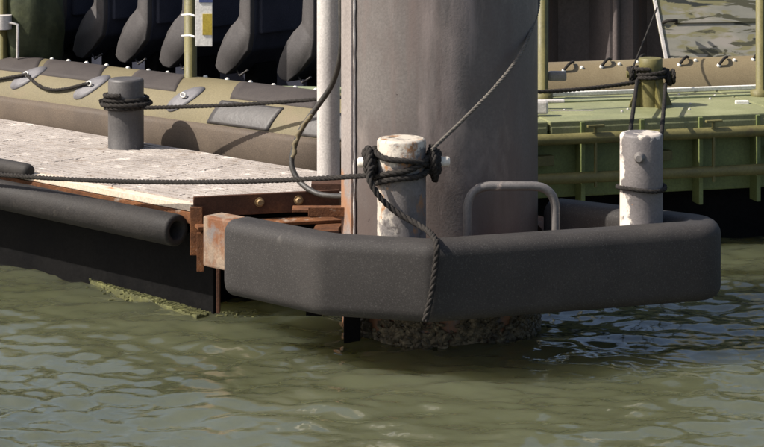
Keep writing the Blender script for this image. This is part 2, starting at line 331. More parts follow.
# ------------------------------------------------------------------ mooring pile
PC = Vector((.252, 9.55, 0)); PR = .4235
def pile():
    t = thing('mooring_pile', 'thick brown grey steel mooring pile rising through the pontoon end', 'pile', PC)
    mb = MB(); mb.lathe(PC, [(PR, -.9), (PR, 0), (PR, .3), (PR, .8), (PR, 5.2), (PR-.02, 5.22)], 96); obj('shaft', mb, 'pile', t)
    # rubbing strip welded along the left flank
    mb = MB()
    a = R(237); dirv = Vector((math.cos(R(203)), math.sin(R(203)), 0)); tv = Vector((-dirv.y, dirv.x, 0))
    c = PC+dirv*(PR+.002); mb.box((c.x, c.y, 2.75), (.115, .03, 4.8), (tv, dirv, Z), .004); st = obj('wear_strip', mb, 'strip', t)
    mb = MB(); q = c+tv*.064+dirv*.002
    rr = random.Random(3); pth = [Vector((q.x+rr.uniform(-.001, .001), q.y, .35+k*.04)) for k in range(120)]
    mb.tube(pth, [.006*rr.uniform(.5, 1.2) for _ in pth], 6); obj('weld_bead', mb, 'galv', st)
    # crust of mussels and barnacles at the waterline
    mb = MB(); rr = random.Random(11)
    ico = bmesh.new(); bmesh.ops.create_icosphere(ico, subdivisions=1, radius=1); ico.verts.index_update()
    iv = [v.co.copy() for v in ico.verts]; fi = [[v.index for v in f.verts] for f in ico.faces]; ico.free()
    for k in range(3200):
        an = rr.uniform(R(205), R(345)); z = rr.uniform(-.06, .17)
        if z > .075+.05*math.sin(an*9)+.03*math.sin(an*23+1)+.07*rr.random()**2: continue
        d = Vector((math.cos(an), math.sin(an), 0)); tg = Vector((-d.y, d.x, 0)); tw = rr.uniform(-1, 1)
        a1 = (tg*math.cos(tw)+Z*math.sin(tw)); a2 = d.cross(a1); s = rr.uniform(.004, .011)+.012*rr.random()**4
        p = PC+d*(PR+rr.uniform(0, .014))+Z*z
        mb.add([p+a1*v.x*s*1.5+a2*v.y*s*.8+d*v.z*s*.9 for v in iv], fi, False)
    tag(obj('mussel_crust', mb, 'mussel', t), 'brown mussel and barnacle crust at the waterline', kind='stuff')
pile()

# ------------------------------------------------------------------ finger pontoon
DZ = .486
O = Vector((-.819, 9.635, 0)); u = Vector((-.728, .685, 0)).normalized(); nn = Vector((-u.y, u.x, 0))*-1
nn = Vector((.685, .728, 0)).normalized()
def PL(s, t, z): return O+u*s+nn*t+Z*z
FA, FB, FC = Vector((-.640, 9.03, 0)), Vector((-.252, 8.667, 0)), Vector((.190, 8.545, 0))
FN = Vector((1.40, 8.945, 0)); FK = Vector((.80, 9.58, 0))    # nose of the guide head and its back line
FTH = .165; FZ0, FZ1 = .226, .539
def pontoon():
    t = thing('finger_pontoon', 'floating finger pontoon with pale grip deck and rusty end frame', 'pontoon', PL(1.5, .45, 0))
    W = .96; LEN = 5.2
    # float body
    mb = MB(); mb.prism([PL(.2, .13, 0)[:2], PL(.05, .88, 0)[:2], PL(LEN, .88, 0)[:2], PL(LEN, .13, 0)[:2]][::-1], -.35, .36, .03); obj('float', mb, 'black_d', t)
    # deck panels with raised grip ribs running along the finger
    edges = [None, .62, 1.32, 2.02, 2.72, 3.42, 4.12, LEN-.005]
    poly = [PL(.012, .05, 0), PL(-.30, .58, 0), PL(-.30, W-.004, 0), PL(.6185, W-.004, 0), PL(.6185, .05, 0)]
    def ribs(mb, s0f, s1, t0=.062, t1=W-.012):
        k = t0
        while k < t1:
            s0 = s0f(k)
            rr = random.Random(int(k*1000+s1*100)); a = s0
            while a < s1-.02:
                b = min(a+rr.uniform(.15, .5), s1)
                mb.box(PL((a+b)/2, k, DZ+.0035+rr.uniform(-.0012, .0012)), (b-a-.003, .031, .013), (u, nn, Z)); a = b
            k += .044
    for k in range(len(edges)-1):
        mb = MB()
        if k == 0:
            mb.prism([p[:2] for p in poly][::-1], DZ-.045, DZ); dp = obj('deck_panel', mb, 'deck_base', t); mb = MB(); ribs(mb, lambda q: max(.03-q*.55, -.29), .6185)
        else:
            a, b = edges[k], edges[k+1]-.0015
            mb.prism([p[:2] for p in (PL(a, .05, 0), PL(a, W-.004, 0), PL(b, W-.004, 0), PL(b, .05, 0))][::-1], DZ-.045, DZ)
            dp = obj('deck_panel', mb, 'deck_base', t); mb = MB(); ribs(mb, lambda q: a, b)
        tag(obj('grip_ribs', mb, 'deck', dp), kind='stuff')
    # steel angle along the near edge, with a lower lip
    mb = MB(); mb.box(PL((LEN+.02)/2, .02, DZ-.012), (LEN-.02, .052, .03), (u, nn, Z), .003); obj('edge_angle', mb, 'edge', t)
    mb = MB(); mb.box(PL((LEN)/2+.01, -.003, DZ-.055), (LEN-.02, .014, .05), (u, nn, Z), .002); obj('side_rail', mb, 'rust', t)
    for s in (.35, .95, 1.55, 2.15):
        mb = MB(); mb.lathe(PL(s, -.0, DZ-.05), [(.011, 0), (.011, .012), (.007, .017)], 6, -nn); obj('bolt', mb, 'rust_dark', t)
    # end plate cut across the corner, two hex bolts
    a, b = Vector((-.825, 9.625, 0)), Vector((-.19, 9.80, 0)); e = (b-a).normalized(); en = Vector((e.y, -e.x, 0)); L = (b-a).length
    mb = MB(); mb.box((a+b)/2+Z*(DZ-.002), (L, .02, .09), (e, en, Z), .003); pl = obj('end_plate', mb, 'rust_dark', t)
    mb = MB(); mb.box((a+b)/2+en*.05+Z*(DZ-.077), (L, .12, .014), (e, en, Z), .002); obj('end_plate_flange', mb, 'rust', t)
    for px in (259, 298):
        k = ((px-382)/F); s = (k*a.y-a.x)/(e.x-k*e.y); c = a+e*s+en*.010+Z*(DZ+.006)
        mb = MB(); mb.lathe(c, [(.021, 0), (.021, .004)], 20, en).lathe(c+en*.004, [(.016, 0), (.016, .013), (.012, .016)], 6, en); obj('bolt', mb, 'bolt', pl)
    # corner bracket, box beam carrying the fender, lower tab and blade
    mb = MB(); mb.box(P(196.5, 231, 9.60), (.055, .02, .21), None, .003).box(P(200.5, 252, 9.585), (.032, .012, .17), None, .002); obj('corner_bracket', mb, 'rust', t)
    mb = MB(); mb.box(P(218.5, 287, 9.5), (.014, .05, .22), None, .002); obj('blade', mb, 'rust_dark', t)
    ab = (FB-FA).normalized(); an = Vector((-ab.y, ab.x, 0)); an = an if an.y > 0 else -an
    c = FA+ab*.03+an*(FTH+.062); mb = MB(); mb.box(c+Z*.385, (.72, .11, .215), (ab, an, Z), .008); obj('box_beam', mb, 'rust_paint', t)
    # ring plate of the guide head: loop outline inside the fender, hole for the pile
    inner = loop_inner()
    n = 96; ring_o = []; ring_i = []
    for k in range(n):
        th = 2*math.pi*k/n; d = Vector((math.cos(th), math.sin(th), 0)); best = .55
        for p, q in zip(inner, inner[1:]+inner[:1]):
            r_ = q-p; den = d.x*r_.y-d.y*r_.x
            if abs(den) < 1e-9: continue
            w_ = p-PC; tt = (w_.x*r_.y-w_.y*r_.x)/den; uu = (w_.x*d.y-w_.y*d.x)/den
            if tt > 0 and 0 <= uu <= 1: best = max(tt, PR+.03); break
        ring_o.append(PC+d*best); ring_i.append(PC+d*(PR+.018))
    for (z0, z1, nm, mt) in ((.375, .40, 'guide_plate', 'rust'),):
        mb = MB(); vs = [V2(p, z1) for p in ring_o]+[V2(p, z1) for p in ring_i]+[V2(p, z0) for p in ring_o]+[V2(p, z0) for p in ring_i]; fs = []
        for k in range(n):
            j = (k+1) % n
            fs += [(k, j, n+j, n+k), (2*n+k, 3*n+k, 3*n+j, 2*n+j), (k, 2*n+k, 2*n+j, j), (n+k, n+j, 3*n+j, 3*n+k)]
        mb.add(vs, fs); obj(nm, mb, mt, t)
    # brackets between the end plate and the pile
    mb = MB(); mb.box(P(318, 209, 9.45), (.22, .10, .012), None, .002).box(P(327, 212, 9.40), (.16, .012, .04), None, .002); obj('bracket', mb, 'rust', t)
    mb = MB(); mb.box(P(327, 186, 10.02), (.14, .16, .05), None, .004); obj('pipe_shoe', mb, 'rust_dark', t)
    # guide posts reaching down into the water
    for (x, y) in ((-.125, 9.22), (-.30, 9.70)):
        mb = MB(); mb.box((x, y, .0), (.07, .07, .75), None, .006); obj('guide_post', mb, 'black_d', t)
    # inverted U handle
    mb = MB(); d = 8.93; pts = []
    a0 = P(467.5, 250, d); a1 = P(467.5, 186, d); b1 = P(555.5, 186, d+.06); b0 = P(555.5, 250, d+.06)
    def arc(c0, c1, c2, n=8): return [c0.lerp(c1, k/n).lerp(c1.lerp(c2, k/n), k/n) for k in range(n+1)]
    ex = (b1-a1).normalized()
    pth = [a0]+arc(a1-Z*.10, a1, a1+ex*.10)+arc(b1-ex*.10, b1, b1-Z*.10)+[b0]
    mb.tube(pth, .0185, 14); obj('handle', mb, 'handle', t)
    # black tubular side fender under the deck edge: hollow, open end
    mb = MB(); ax = u; ro, ri = .070, .040
    mb.lathe(PL(.045, -.064, .382), [(ri, .5), (ri, .004), (ri+.006, 0), (ro-.008, 0), (ro, .01), (ro, LEN-.2)], 28, ax); obj('side_fender', mb, 'black', t)
    # short rubber pad lying over the edge at the far left
    mb = MB()
    pth = [PL(s, -.012, DZ+.016) for s in [1.15, 1.155, 1.17]+list(np.linspace(1.2, 3.4, 20))+[3.41]]
    mb.tube(pth, [.02, .03, .036]+[.038]*20+[.02], 14); obj('edge_pad', mb, 'black', t)
    # skirt and algae covered walings at the waterline
    mb = MB(); mb.box(PL(2.58, .11, .14), (5.2, .04, .40), (u, nn, Z), .006); obj('skirt', mb, 'black_d', t)
    mb = MB(); a, b = P(89, 271, 10.34), P(203, 307, 9.66)-Z*.010; ex = (b-a).normalized(); ey = Z.cross(ex).normalized(); ez = ex.cross(ey)
    mb.box((a+b)/2-Z*.045, ((b-a).length, .07, .045), (ex, ey, ez), .006); rr = random.Random(2)
    for k in range(420):
        p = a.lerp(b, rr.random())+ey*rr.uniform(-.035, .035)-Z*.022; s = rr.uniform(.004, .009)
        mb.box(p, (s*1.6, s, s), (Vector((1, 0, 0)), Vector((0, 1, 0)), Z))
    obj('waling', mb, 'algae', t)
    return t
def offset_path(pts, off, closed=False):
    out = []; n = len(pts)
    for i, p in enumerate(pts):
        a = pts[i-1] if (i > 0 or closed) else None; b = pts[(i+1) % n] if (i < n-1 or closed) else None
        d1 = (p-a).normalized() if a is not None else (b-p).normalized(); d2 = (b-p).normalized() if b is not None else d1
        n1 = Vector((-d1.y, d1.x, 0)); n2 = Vector((-d2.y, d2.x, 0)); m = (n1+n2)
        m = m/ max(m.dot(n1), .35); out.append(p+m*off)
    return out
LOOP = [FA, FB, FC, Vector((1.385, 8.94, 0)), Vector((1.40, 9.165, 0)), Vector((.80, 9.575, 0))]
def loop_path():
    # outer line of the fender: A, B, C, round the nose, back line ending beside the pile
    return fillet(LOOP, [.035, .03, .10, .10], 10)
def loop_inner():
    return fillet(offset_path(LOOP, FTH), [.035, .03, .006, .006], 10)
ptn = pontoon()

def fender():
    """thick rubber section swept round the guide head: flat faces, generous rounded edges, soft bends"""
    path = loop_path(); h = FZ1-FZ0; r = .052; mb = MB()
    prof = []                                              # (inward, z) going round
    def corner(cx, cz, a0):
        for k in range(6): an = a0+R(90)*k/5; prof.append((cx+r*math.cos(an), cz+r*math.sin(an)))
    corner(r, FZ0+r, R(180)); corner(FTH-r, FZ0+r, R(270)); corner(FTH-r, FZ1-r, 0); corner(r, FZ1-r, R(90))
    inn = loop_inner(); q = [path[0]]; qi = [inn[0]]          # matching points on the outer and the inner line
    for a, b, c, d in zip(path, path[1:], inn, inn[1:]):
        k = max(1, int((b-a).length/.05)); q += [a.lerp(b, (i+1)/k) for i in range(k)]; qi += [c.lerp(d, (i+1)/k) for i in range(k)]
    m = len(prof); vs = []; fs = []; n = len(q)
    dirs = [(b-a)/FTH for a, b in zip(q, qi)]
    cz = (FZ0+FZ1)/2
    def ring(p, d, sc):
        return [V2(p+d*(FTH/2+(a-FTH/2)*sc), cz+(z-cz)*(1-(1-sc)*.45)) for a, z in prof]
    d0 = (q[0]-q[1]).normalized(); dn = (q[-1]-q[-2]).normalized()
    rings = [ring(q[0]+d0*.035, dirs[0], .55), ring(q[0]+d0*.028, dirs[0], .8), ring(q[0]+d0*.012, dirs[0], .95)]+[ring(p, d, 1) for p, d in zip(q, dirs)]+[ring(q[-1]+dn*.012, dirs[-1], .95), ring(q[-1]+dn*.03, dirs[-1], .7)]
    for rg in rings: vs += rg
    for i in range(len(rings)-1):
        for k in range(m): fs.append((i*m+k, i*m+(k+1) % m, (i+1)*m+(k+1) % m, (i+1)*m+k))
    fs += [list(range(m)), list(range((len(rings)-1)*m, len(rings)*m))]
    mb.add(vs, fs, True)
    o = obj('dock_fender', mb, 'rubber', origin=(.3, 8.7, FZ0))
    tag(o, 'big dark grey rubber fender wrapped round the pontoon end before the pile', 'fender')
fender()

# ------------------------------------------------------------------ bollards
def bollard(name, label, c, r, z0, z1, m, pin_dir, pin_len, pin_r, pin_z, pin_m, chips=()):
    t = thing(name, label, 'bollard', (c[0], c[1], z0), 'bollards on the pontoon')
    mb = MB(); mb.lathe((c[0], c[1], 0), [(r+.004, z0), (r+.004, z0+.006), (r, z0+.012), (r, (z0+z1)/2), (r, z1-.012), (r-.004, z1-.004), (r-.012, z1)], 40); obj('post', mb, m, t)
    d = Vector(pin_dir).normalized(); cc = V2(c, pin_z); mb = MB()
    if pin_len[0] and pin_len[1]:
        mb.lathe(cc, [(pin_r*.7, -pin_len[0]), (pin_r, -pin_len[0]+.006), (pin_r, pin_len[1]-.006), (pin_r*.7, pin_len[1])], 16, d)
    else:
        mb.lathe(cc, [(pin_r*1.2, r-.01), (pin_r*1.2, r+.004), (pin_r, r+.01), (pin_r, pin_len[1]-.008), (pin_r*.7, pin_len[1])], 16, d)
    obj('pin', mb, pin_m, t)
    return t
B2 = (.079, 8.905); B2R = .099
bollard('mooring_bollard', 'chipped white and grey bollard with crossbar wrapped in black rope', B2, B2R, .40, .898, 'boll', (1, .05, 0), (.178, .196), .021, .80, 'chip',
        chips=())
B3 = (1.073, 9.105); B3R = .0885
bollard('mooring_bollard', 'grey bollard with flaking white stripe at the fender nose', B3, B3R, .40, .889, 'boll_grey', (-.2, -1, 0), (0, .125), .019, .80, 'handle',
        chips=())
b1 = P(126, 149, 11.19); B1 = (b1.x, b1.y); B1R = .0905
bollard('mooring_bollard', 'dark grey bollard on the pale deck beside the inflatable boat', B1, B1R, DZ, .845, 'boll_dark', (1, .1, 0), (.10, .105), .017, .735, 'galv',
        chips=())
mbp = MB(); mbp.lathe((P(328.5, 180, 10.10).x, 10.10, 0), [(.053, DZ+.0), (.053, 2.2), (.053, 4.0)], 28).lathe((P(328.5, 180, 10.10).x, 10.10, 0), [(.085, DZ+.0), (.085, DZ+.014)], 28)
tag(obj('standing_pipe', mbp, 'galv', origin=(P(328.5, 180, 10.10).x, 10.10, DZ)), 'pale galvanised upright pipe on the deck just left of the pile', 'pipe')

# ------------------------------------------------------------------ ropes
def coil(c, r, z0, z1, turns, axis=None, jit=.004, seed=1):
    ax = (axis or Z).normalized(); a = ax.orthogonal().normalized(); b = ax.cross(a); rr = random.Random(seed); n = int(turns*28); pts = []
    for k in range(n+1):
        f = k/n; an = 2*math.pi*turns*f; q = r+jit*math.sin(an*1.7+seed)+rr.uniform(-jit, jit)*.3
        pts.append(Vector(c)+ax*(z0+(z1-z0)*f+jit*math.sin(an*.6))+(a*math.cos(an)+b*math.sin(an))*q)
    return pts
def bollard_rope():
    mb = MB(); r = .0130
    # two turns round the post, slanting
    for (z, sl, sd_) in ((.750, .028, 1), (.782, .045, 2), (.822, -.03, 5)):
        pts = []
        for k in range(57):
            an = 2*math.pi*k/56; pts.append(Vector((B2[0]+(B2R+r)*math.cos(an), B2[1]+(B2R+r)*math.sin(an), z+sl*math.cos(an)*.8+.006*math.sin(3*an+sd_))))
        mb.rope(pts, r, .075)
    # turns thrown over both ends of the crossbar
    px = Vector((1, .05, 0)).normalized()
    for s0, s1, t_, sd_ in ((-.150, -.108, 3.4, 3), (.112, .152, 3.6, 4)):
        mb.rope(coil(V2(B2, .80), .040, s0, s1, t_+1, px, .007, sd_), r*1.15, .075)
        mb.rope(coil(V2(B2, .795),   .056, s0+.008, s1-.01, 1.6, px, .01, sd_+3), r*1.1, .075)
    # hanging tail: slants across the post, over the fender edge and down its face
    pts = spline([P(372, 166, 8.83), P(369, 178, 8.79), P(379, 196, 8.775), P(395, 211, 8.77), P(415, 223, 8.73), P(428, 231, 8.66), P(435, 239, 8.565), P(437, 247, 8.522), P(436, 262, 8.52), P(433, 285, 8.518), P(429, 305, 8.516), P(425, 321, 8.516)], 8)
    mb.rope(pts, .0128, .085)
    tag(obj('rope', mb, 'rope', origin=(B2[0], B2[1], .75)), 'twisted black rope knotted on the chipped bollard and hanging down the fender', 'rope')
    # long line to the left
    mb = MB(); a, b = P(374, 175, 8.84), P(0, 174.5, 10.35); c = a+(b-a)*1.5; pts = []
    for k in range(41):
        f = k/40; pts.append(a.lerp(c, f)-Z*.032*(1-(2*min(f*1.5, 1)-1)**2))
    mb.rope(pts, .0112, .075)
    tag(obj('rope', mb, 'rope', origin=a), 'long taut black rope running left from the chipped bollard along the deck edge', 'rope')
    # pale line going up round the pile
    mb = MB(); pts = spline([P(432, 150, 8.86), P(441, 141, 8.90), P(462, 121, 8.97), P(485, 98, 9.045), P(507, 73, 9.15), P(522, 51, 9.25), P(532, 28, 9.38), P(538.5, 4, 9.56), P(537, -30, 9.8), P(520, -60, 9.98)], 8)
    mb.rope(pts, .0082, .06)
    tag(obj('rope', mb, 'rope_l', origin=pts[0]), 'pale grey rope rising from the chipped bollard across the pile', 'rope')
bollard_rope()
def hose():
    mb = MB(); pts = spline([P(344, -60, 9.62), P(341, 0, 9.60), P(341, 50, 9.62), P(333, 82, 9.75), P(317, 107, 9.82), P(302, 128, 9.84), P(294, 148, 9.84), P(292, 166, 9.82), P(300, 182, 9.78), P(316, 193, 9.70), P(333, 196, 9.62), P(352, 196, 9.52)], 8)
    mb.tube(pts, .0125, 10); o = obj('hose', mb, 'hose', origin=pts[-1]); tag(o, 'black hose looping down between pale pipe and pile', 'hose')
    mb = MB(); q = spline([P(311, 115, 9.815), P(302, 128, 9.825), P(296, 142, 9.825), P(293, 158, 9.81)], 6)
    mb.tube([p+Vector((.004*math.sin(i*1.3), -.004, .003*math.cos(i))) for i, p in enumerate(q)], [.006+.006*abs(math.sin(i*.9)) for i in range(len(q))], 8); obj('tape', mb, 'tape', o)
hose()
def b1_rope():
    mb = MB(); r = .0125
    mb.rope(coil(V2(B1, 0), B1R+r, .685, .765, 3.6, None, .005, 2), r, .08)
    mb.rope(coil(V2(B1, 0), B1R+r*2.4, .70, .735, 1.4, None, .006, 5), r, .08)
    a = V2(B1, .705)+Vector((.09, -.07, 0)); b = Vector((-.08, 10.62, .838)); pts = [a.lerp(b, k/20)-Z*.012*math.sin(math.pi*k/20) for k in range(21)]
    mb.rope(pts, .0105, .07); o = obj('rope', mb, 'rope', origin=V2(B1, .7)); tag(o, 'dark rope coiled on the dark bollard and stretched along the inflatable boat', 'rope')
b1_rope()

# ------------------------------------------------------------------ inflatable boat on the left
T0 = Vector((-.1, 10.71, 0))+Vector((.644, .765, 0))*.14; tw = Vector((-.765, .644, 0)).normalized(); tn = Vector((.644, .765, 0)).normalized(); TR = .30; TZ = .494
def s_at(px, off):
    b = T0+tn*off; k = (px-382)/F; return (k*b.y-b.x)/(tw.x-k*tw.y)
def TP(s, a, r=None):
    """point on the near tube: a = angle from the top towards the camera"""
    r = TR if r is None else r
    return T0+tw*s-tn*r*math.sin(a)+Z*(TZ+r*math.cos(a))
def tube_patch(poly, off=.004):
    """raised patch with the outline poly in (s, angle), bent over the tube"""
    mb = MB(); n = 14; m = 10
    (s0, a0), (s1, a1), (s2, a2), (s3, a3) = poly
    top = []; 
    for layer in (off, -.004):
        for i in range(n+1):
            f = i/n
            for j in range(m+1):
                g = j/m; s = (s0*(1-f)+s1*f)*(1-g)+(s3*(1-f)+s2*f)*g; a = (a0*(1-f)+a1*f)*(1-g)+(a3*(1-f)+a2*f)*g
                top.append(TP(s, a, TR+layer))
    k = (n+1)*(m+1); fs = []
    for i in range(n):
        for j in range(m):
            a = i*(m+1)+j; fs.append((a, a+1, a+m+2, a+m+1))
    border = [i*(m+1) for i in range(n+1)]+[n*(m+1)+j for j in range(1, m+1)]+[i*(m+1)+m for i in range(n-1, -1, -1)]+[j for j in range(m-1, 0, -1)]
    for x, y in zip(border, border[1:]+border[:1]): fs.append((x, y, y+k, x+k))
    mb.add(top, fs, True); return mb
def tube_disc(s, a, rs, ra, tilt, off=.005):
    mb = MB(); n = 28; vs = [TP(s, a, TR+off)]
    for f in (.5, 1):
        for k in range(n):
            th = 2*math.pi*k/n; x, y = rs*f*math.cos(th), ra*f*math.sin(th); X = x*math.cos(tilt)-y*math.sin(tilt); Y = x*math.sin(tilt)+y*math.cos(tilt)
            vs.append(TP(s+X, a+Y/TR, TR+off))
    for k in range(n):
        vs.append(vs[1+n+k]-(vs[1+n+k]-(T0+tw*s+Z*TZ)).normalized()*.008)
    fs = [(0, 1+k, 1+(k+1) % n) for k in range(n)]+[(1+k, 1+n+k, 1+n+(k+1) % n, 1+(k+1) % n) for k in range(n)]+[(1+n+k, 1+2*n+k, 1+2*n+(k+1) % n, 1+n+(k+1) % n) for k in range(n)]
    mb.add(vs, fs, True); return mb
def inflatable():
    t = thing('inflatable_boat', 'tan inflatable boat with dark patches and a row of dark seats', 'boat', T0+tw*2.5+tn*.9)
    L = 6.2
    # near and far tubes with tapered ends
    for off, nm in ((0, 'near'), (1.75, 'far')):
        mb = MB(); b = T0+tn*off+Z*TZ+tw*(1.6 if off else 0)
        ss = [(-.34, .02), (-.335, .07), (-.28, .15), (-.16, .23), (-.02, .285), (.08, TR)]+[(.08+k*(L-.08)/60, TR) for k in range(1, 61)]+[(L+.4, .2), (L+.5, .03)]
        mb.lathe(b, [(r, s) for s, r in ss], 64, tw); tb = obj('tube', mb, 'tan', t)
        if off == 0: near = tb
    mb = MB(); mb.prism([(T0+tw*.1+tn*.1)[:2], (T0+tw*.1+tn*1.65)[:2], (T0+tw*L+tn*1.65)[:2], (T0+tw*L+tn*.1)[:2]], .12, .46); obj('hull_floor', mb, 'black_d', t)
    # brown rubbing band low on the tube side
    obj('rubbing_band', tube_patch(((-.0, R(67)), (L, R(67)), (L, R(128)), (-.0, R(128))), .007), 'band', near)
    # grip patches over the top
    def sp(px, a): return s_at(px, -TR*math.sin(a))
    for x0, x1, sk in ((-75, -18, 8), (-12, 40, 8), (45, 104, 10), (134, 182, 13), (236, 322, 12)):
        lo = R(36)
        obj('grip_patch', tube_patch(((sp(x0+sk, R(-25)), R(-25)), (sp(x1+sk, R(-25)), R(-25)), (sp(x1-sk*.5, lo), lo), (sp(x0-sk*.5, lo), lo)), .002), 'patch', near)
    obj('wear_patch', tube_patch(((sp(222, R(40)), R(40)), (sp(284, R(40)), R(40)), (sp(268, R(66)), R(66)), (sp(207, R(66)), R(66))), .005), 'patch_s', near)
    obj('wear_patch', tube_patch(((sp(312, R(38)), R(38)), (sp(372, R(38)), R(38)), (sp(360, R(66)), R(66)), (sp(300, R(66)), R(66))), .005), 'patch_s', near)
    ovs = [(28, R(40)), (91, R(42)), (185, R(42))]
    for px, a in ovs:
        ob = obj('ring_patch', tube_disc(sp(px, a), a, .115, .055, R(48)), 'oval', near)
        mb = MB(); p = TP(sp(px, a), a, TR+.02); mb.tube([p+tw*.017*math.cos(2*math.pi*k/16)+Z*.011*math.sin(2*math.pi*k/16) for k in range(16)], .0045, 8, closed=True); obj('ring', mb, 'white', ob)
    # grab line sagging between the ring patches
    mb = MB(); pts = []
    kn = [sp(-60, R(38)), sp(28, R(40)), sp(91, R(42))]
    for a, b in zip(kn, kn[1:]):
        for k in range(14): f = k/14; pts.append(TP(a+(b-a)*f, R(40)+R(14)*math.sin(math.pi*f), TR+.016))
    pts.append(TP(kn[-1], R(42), TR+.02)); mb.rope(pts, .0095, .06); obj('grab_line', mb, 'rope', near)
    # cover lacing: white studs along the tube crest
    st = None
    for k in range(22):
        s = .02+k*.155; p = TP(s, R(-14+3*math.sin(k)), TR)
        mb = MB(); mb.lathe(p, [(.012, -.004), (.012, .006), (.006, .011)], 10); obj('stud', mb, 'white', near)
    # seats in a row along the middle: shell tinted dark as if shaded, near side tinted as sunlit
    K = .95
    prof = [(a_*K, z_*K if z_ < .5 else z_) for a_, z_ in [(0, .5), (0, 0), (.02, -.096), (.109, -.18), (.194, -.248), (.25, -.24), (.285, -.205), (.264, -.1255), (.2126, -.027), (.153, .043), (.097, .07), (.078, .10), (.07, .5)]]
    first = None; SO = .42; s5 = s_at(254.7, SO); zs = CAMZ-(34-HOR)*(T0+tw*s5+tn*SO).y/F
    for i, px in enumerate((67, 108, 152, 197, 254.7, 318, 372)):
        s = s_at(px, SO)
        if first is None:
            base = T0+tw*s+tn*SO+Z*zs; mb = MB(); wd = .42
            b2 = bmesh.new(); vb = [b2.verts.new(base+tw*a+Z*z) for a, z in prof]; vt = [b2.verts.new(base+tw*a+Z*z+tn*wd) for a, z in prof]; n = len(prof)
            b2.faces.new(vb); b2.faces.new(vt[::-1])
            for k in range(n): b2.faces.new((vb[k], vb[(k+1) % n], vt[(k+1) % n], vt[k]))
            bmesh.ops.bevel(b2, geom=[e for e in b2.edges], offset=.012, segments=3, affect='EDGES', profile=.5, clamp_overlap=True)
            b2.verts.index_update(); mb.add([v.co.copy() for v in b2.verts], [[v.index for v in f.verts] for f in b2.faces]); b2.free()
            first = obj('seat', mb, 'seat_shade', t); s0 = s
            mb = MB(); b2 = bmesh.new(); vb = [b2.verts.new(base+tw*a+Z*z-tn*.03) for a, z in prof]; vt = [b2.verts.new(base+tw*a+Z*z+tn*.012) for a, z in prof]
            for v_ in vb+vt: v_.co += tw*.004
            b2.faces.new(vb); b2.faces.new(vt[::-1])
            for k in range(n): b2.faces.new((vb[k], vb[(k+1) % n], vt[(k+1) % n], vt[k]))
            bmesh.ops.bevel(b2, geom=[e for e in b2.edges], offset=.009, segments=3, affect='EDGES', profile=.5, clamp_overlap=True)
            b2.verts.index_update(); mb.add([v.co.copy() for v in b2.verts], [[v.index for v in f.verts] for f in b2.faces], True); b2.free()
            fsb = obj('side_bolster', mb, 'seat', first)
            mb = MB(); mb.box(base+tn*(wd/2+.02)-tw*.012+Z*.245, (.03, wd-.02, .49), (tw, tn, Z), .01); fb = obj('backrest_pad', mb, 'seat_shade', first)
            mb = MB(); mb.box(base+tn*(wd/2)+tw*.15-Z*.31, (.10, .16, .26), (tw, tn, Z), .01); fp = obj('pedestal', mb, 'black_d', first)
            mb = MB(); mb.tube([base+tn*.02+tw*.16-Z*.205, base+tn*.0+tw*.11-Z*.235, base+tw*.05-Z*.20], .006, 8); fs_ = obj('strap', mb, 'boll_dark', first)
        else:
            d = tw*(s-s0); c = share('seat', first, d, t)
            for q in (fb, fp, fs_, fsb): share(q.name.split('.')[0], q, (0, 0, 0), c)
    # pale board along the gunwale at the stern
    a = P(244, 88, 11.62); b = P(345, 90, 11.35); e = (b-a).normalized(); mb = MB(); mb.box((a+b)/2-Z*.02, ((b-a).length, .10, .06), (e, Z.cross(e), Z), .004); obj('gunwale_board', mb, 'pale_green', t)
    # olive frame posts
    for px, d, r in ((190.5, 11.66, .034), (2, 12.55, .034)):
        p = P(px, 78, d); mb = MB(); mb.lathe((p.x, p.y, 0), [(.05, .40), (.05, .70), (r, .702), (r, 1.9)], 20); obj('frame_post', mb, 'olive', t)
    p = P(3, 22, 12.5); mb = MB(); mb.lathe(p, [(.05, -.04), (.05, .04)], 16).tube([p+Vector((.04, -.03, 0)), p+Vector((.09, -.04, -.01)), p+Vector((.09, -.04, -.2))], .009, 8); obj('clamp', mb, 'galv', t)
    # dark panel added behind the seats, standing in for the boat's shaded interior
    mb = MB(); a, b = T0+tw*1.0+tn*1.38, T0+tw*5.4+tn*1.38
    mb.box((a+b)/2+Z*.83, ((b-a).length, .05, .8), (tw, tn, Z), .01); obj('shade_panel', mb, 'seat_shade', t)
inflatable()
def placard():
    p = P(204, 12, 11.58); mb = MB(); mb.box(p, (.088, .008, .36), None, .002)
    o = obj('notice_board', mb, 'white', origin=p); tag(o, 'small white placard with blue and yellow print tied to the olive post', 'sign')
    mb = MB(); mb.box(p+Vector((.01, -.006, .065)), (.07, .004, .03)); obj('blue_bar', mb, 'blue', o)
    mb = MB(); mb.box(p+Vector((.018, -.006, -.065)), (.05, .004, .11)); obj('yellow_panel', mb, 'yellow', o)
    mb = MB(); mb.box(p+Vector((.018, -.006, .13)), (.05, .004, .06)); obj('yellow_panel', mb, 'yellow', o)
    for z in (.14, -.02, -.13):
        mb = MB(); mb.tube([p+Vector((-.05, .0, z)), p+Vector((-.075, .01, z+.005)), p+Vector((-.12, .03, z))], .006, 6); obj('tie', mb, 'white', o)
placard()
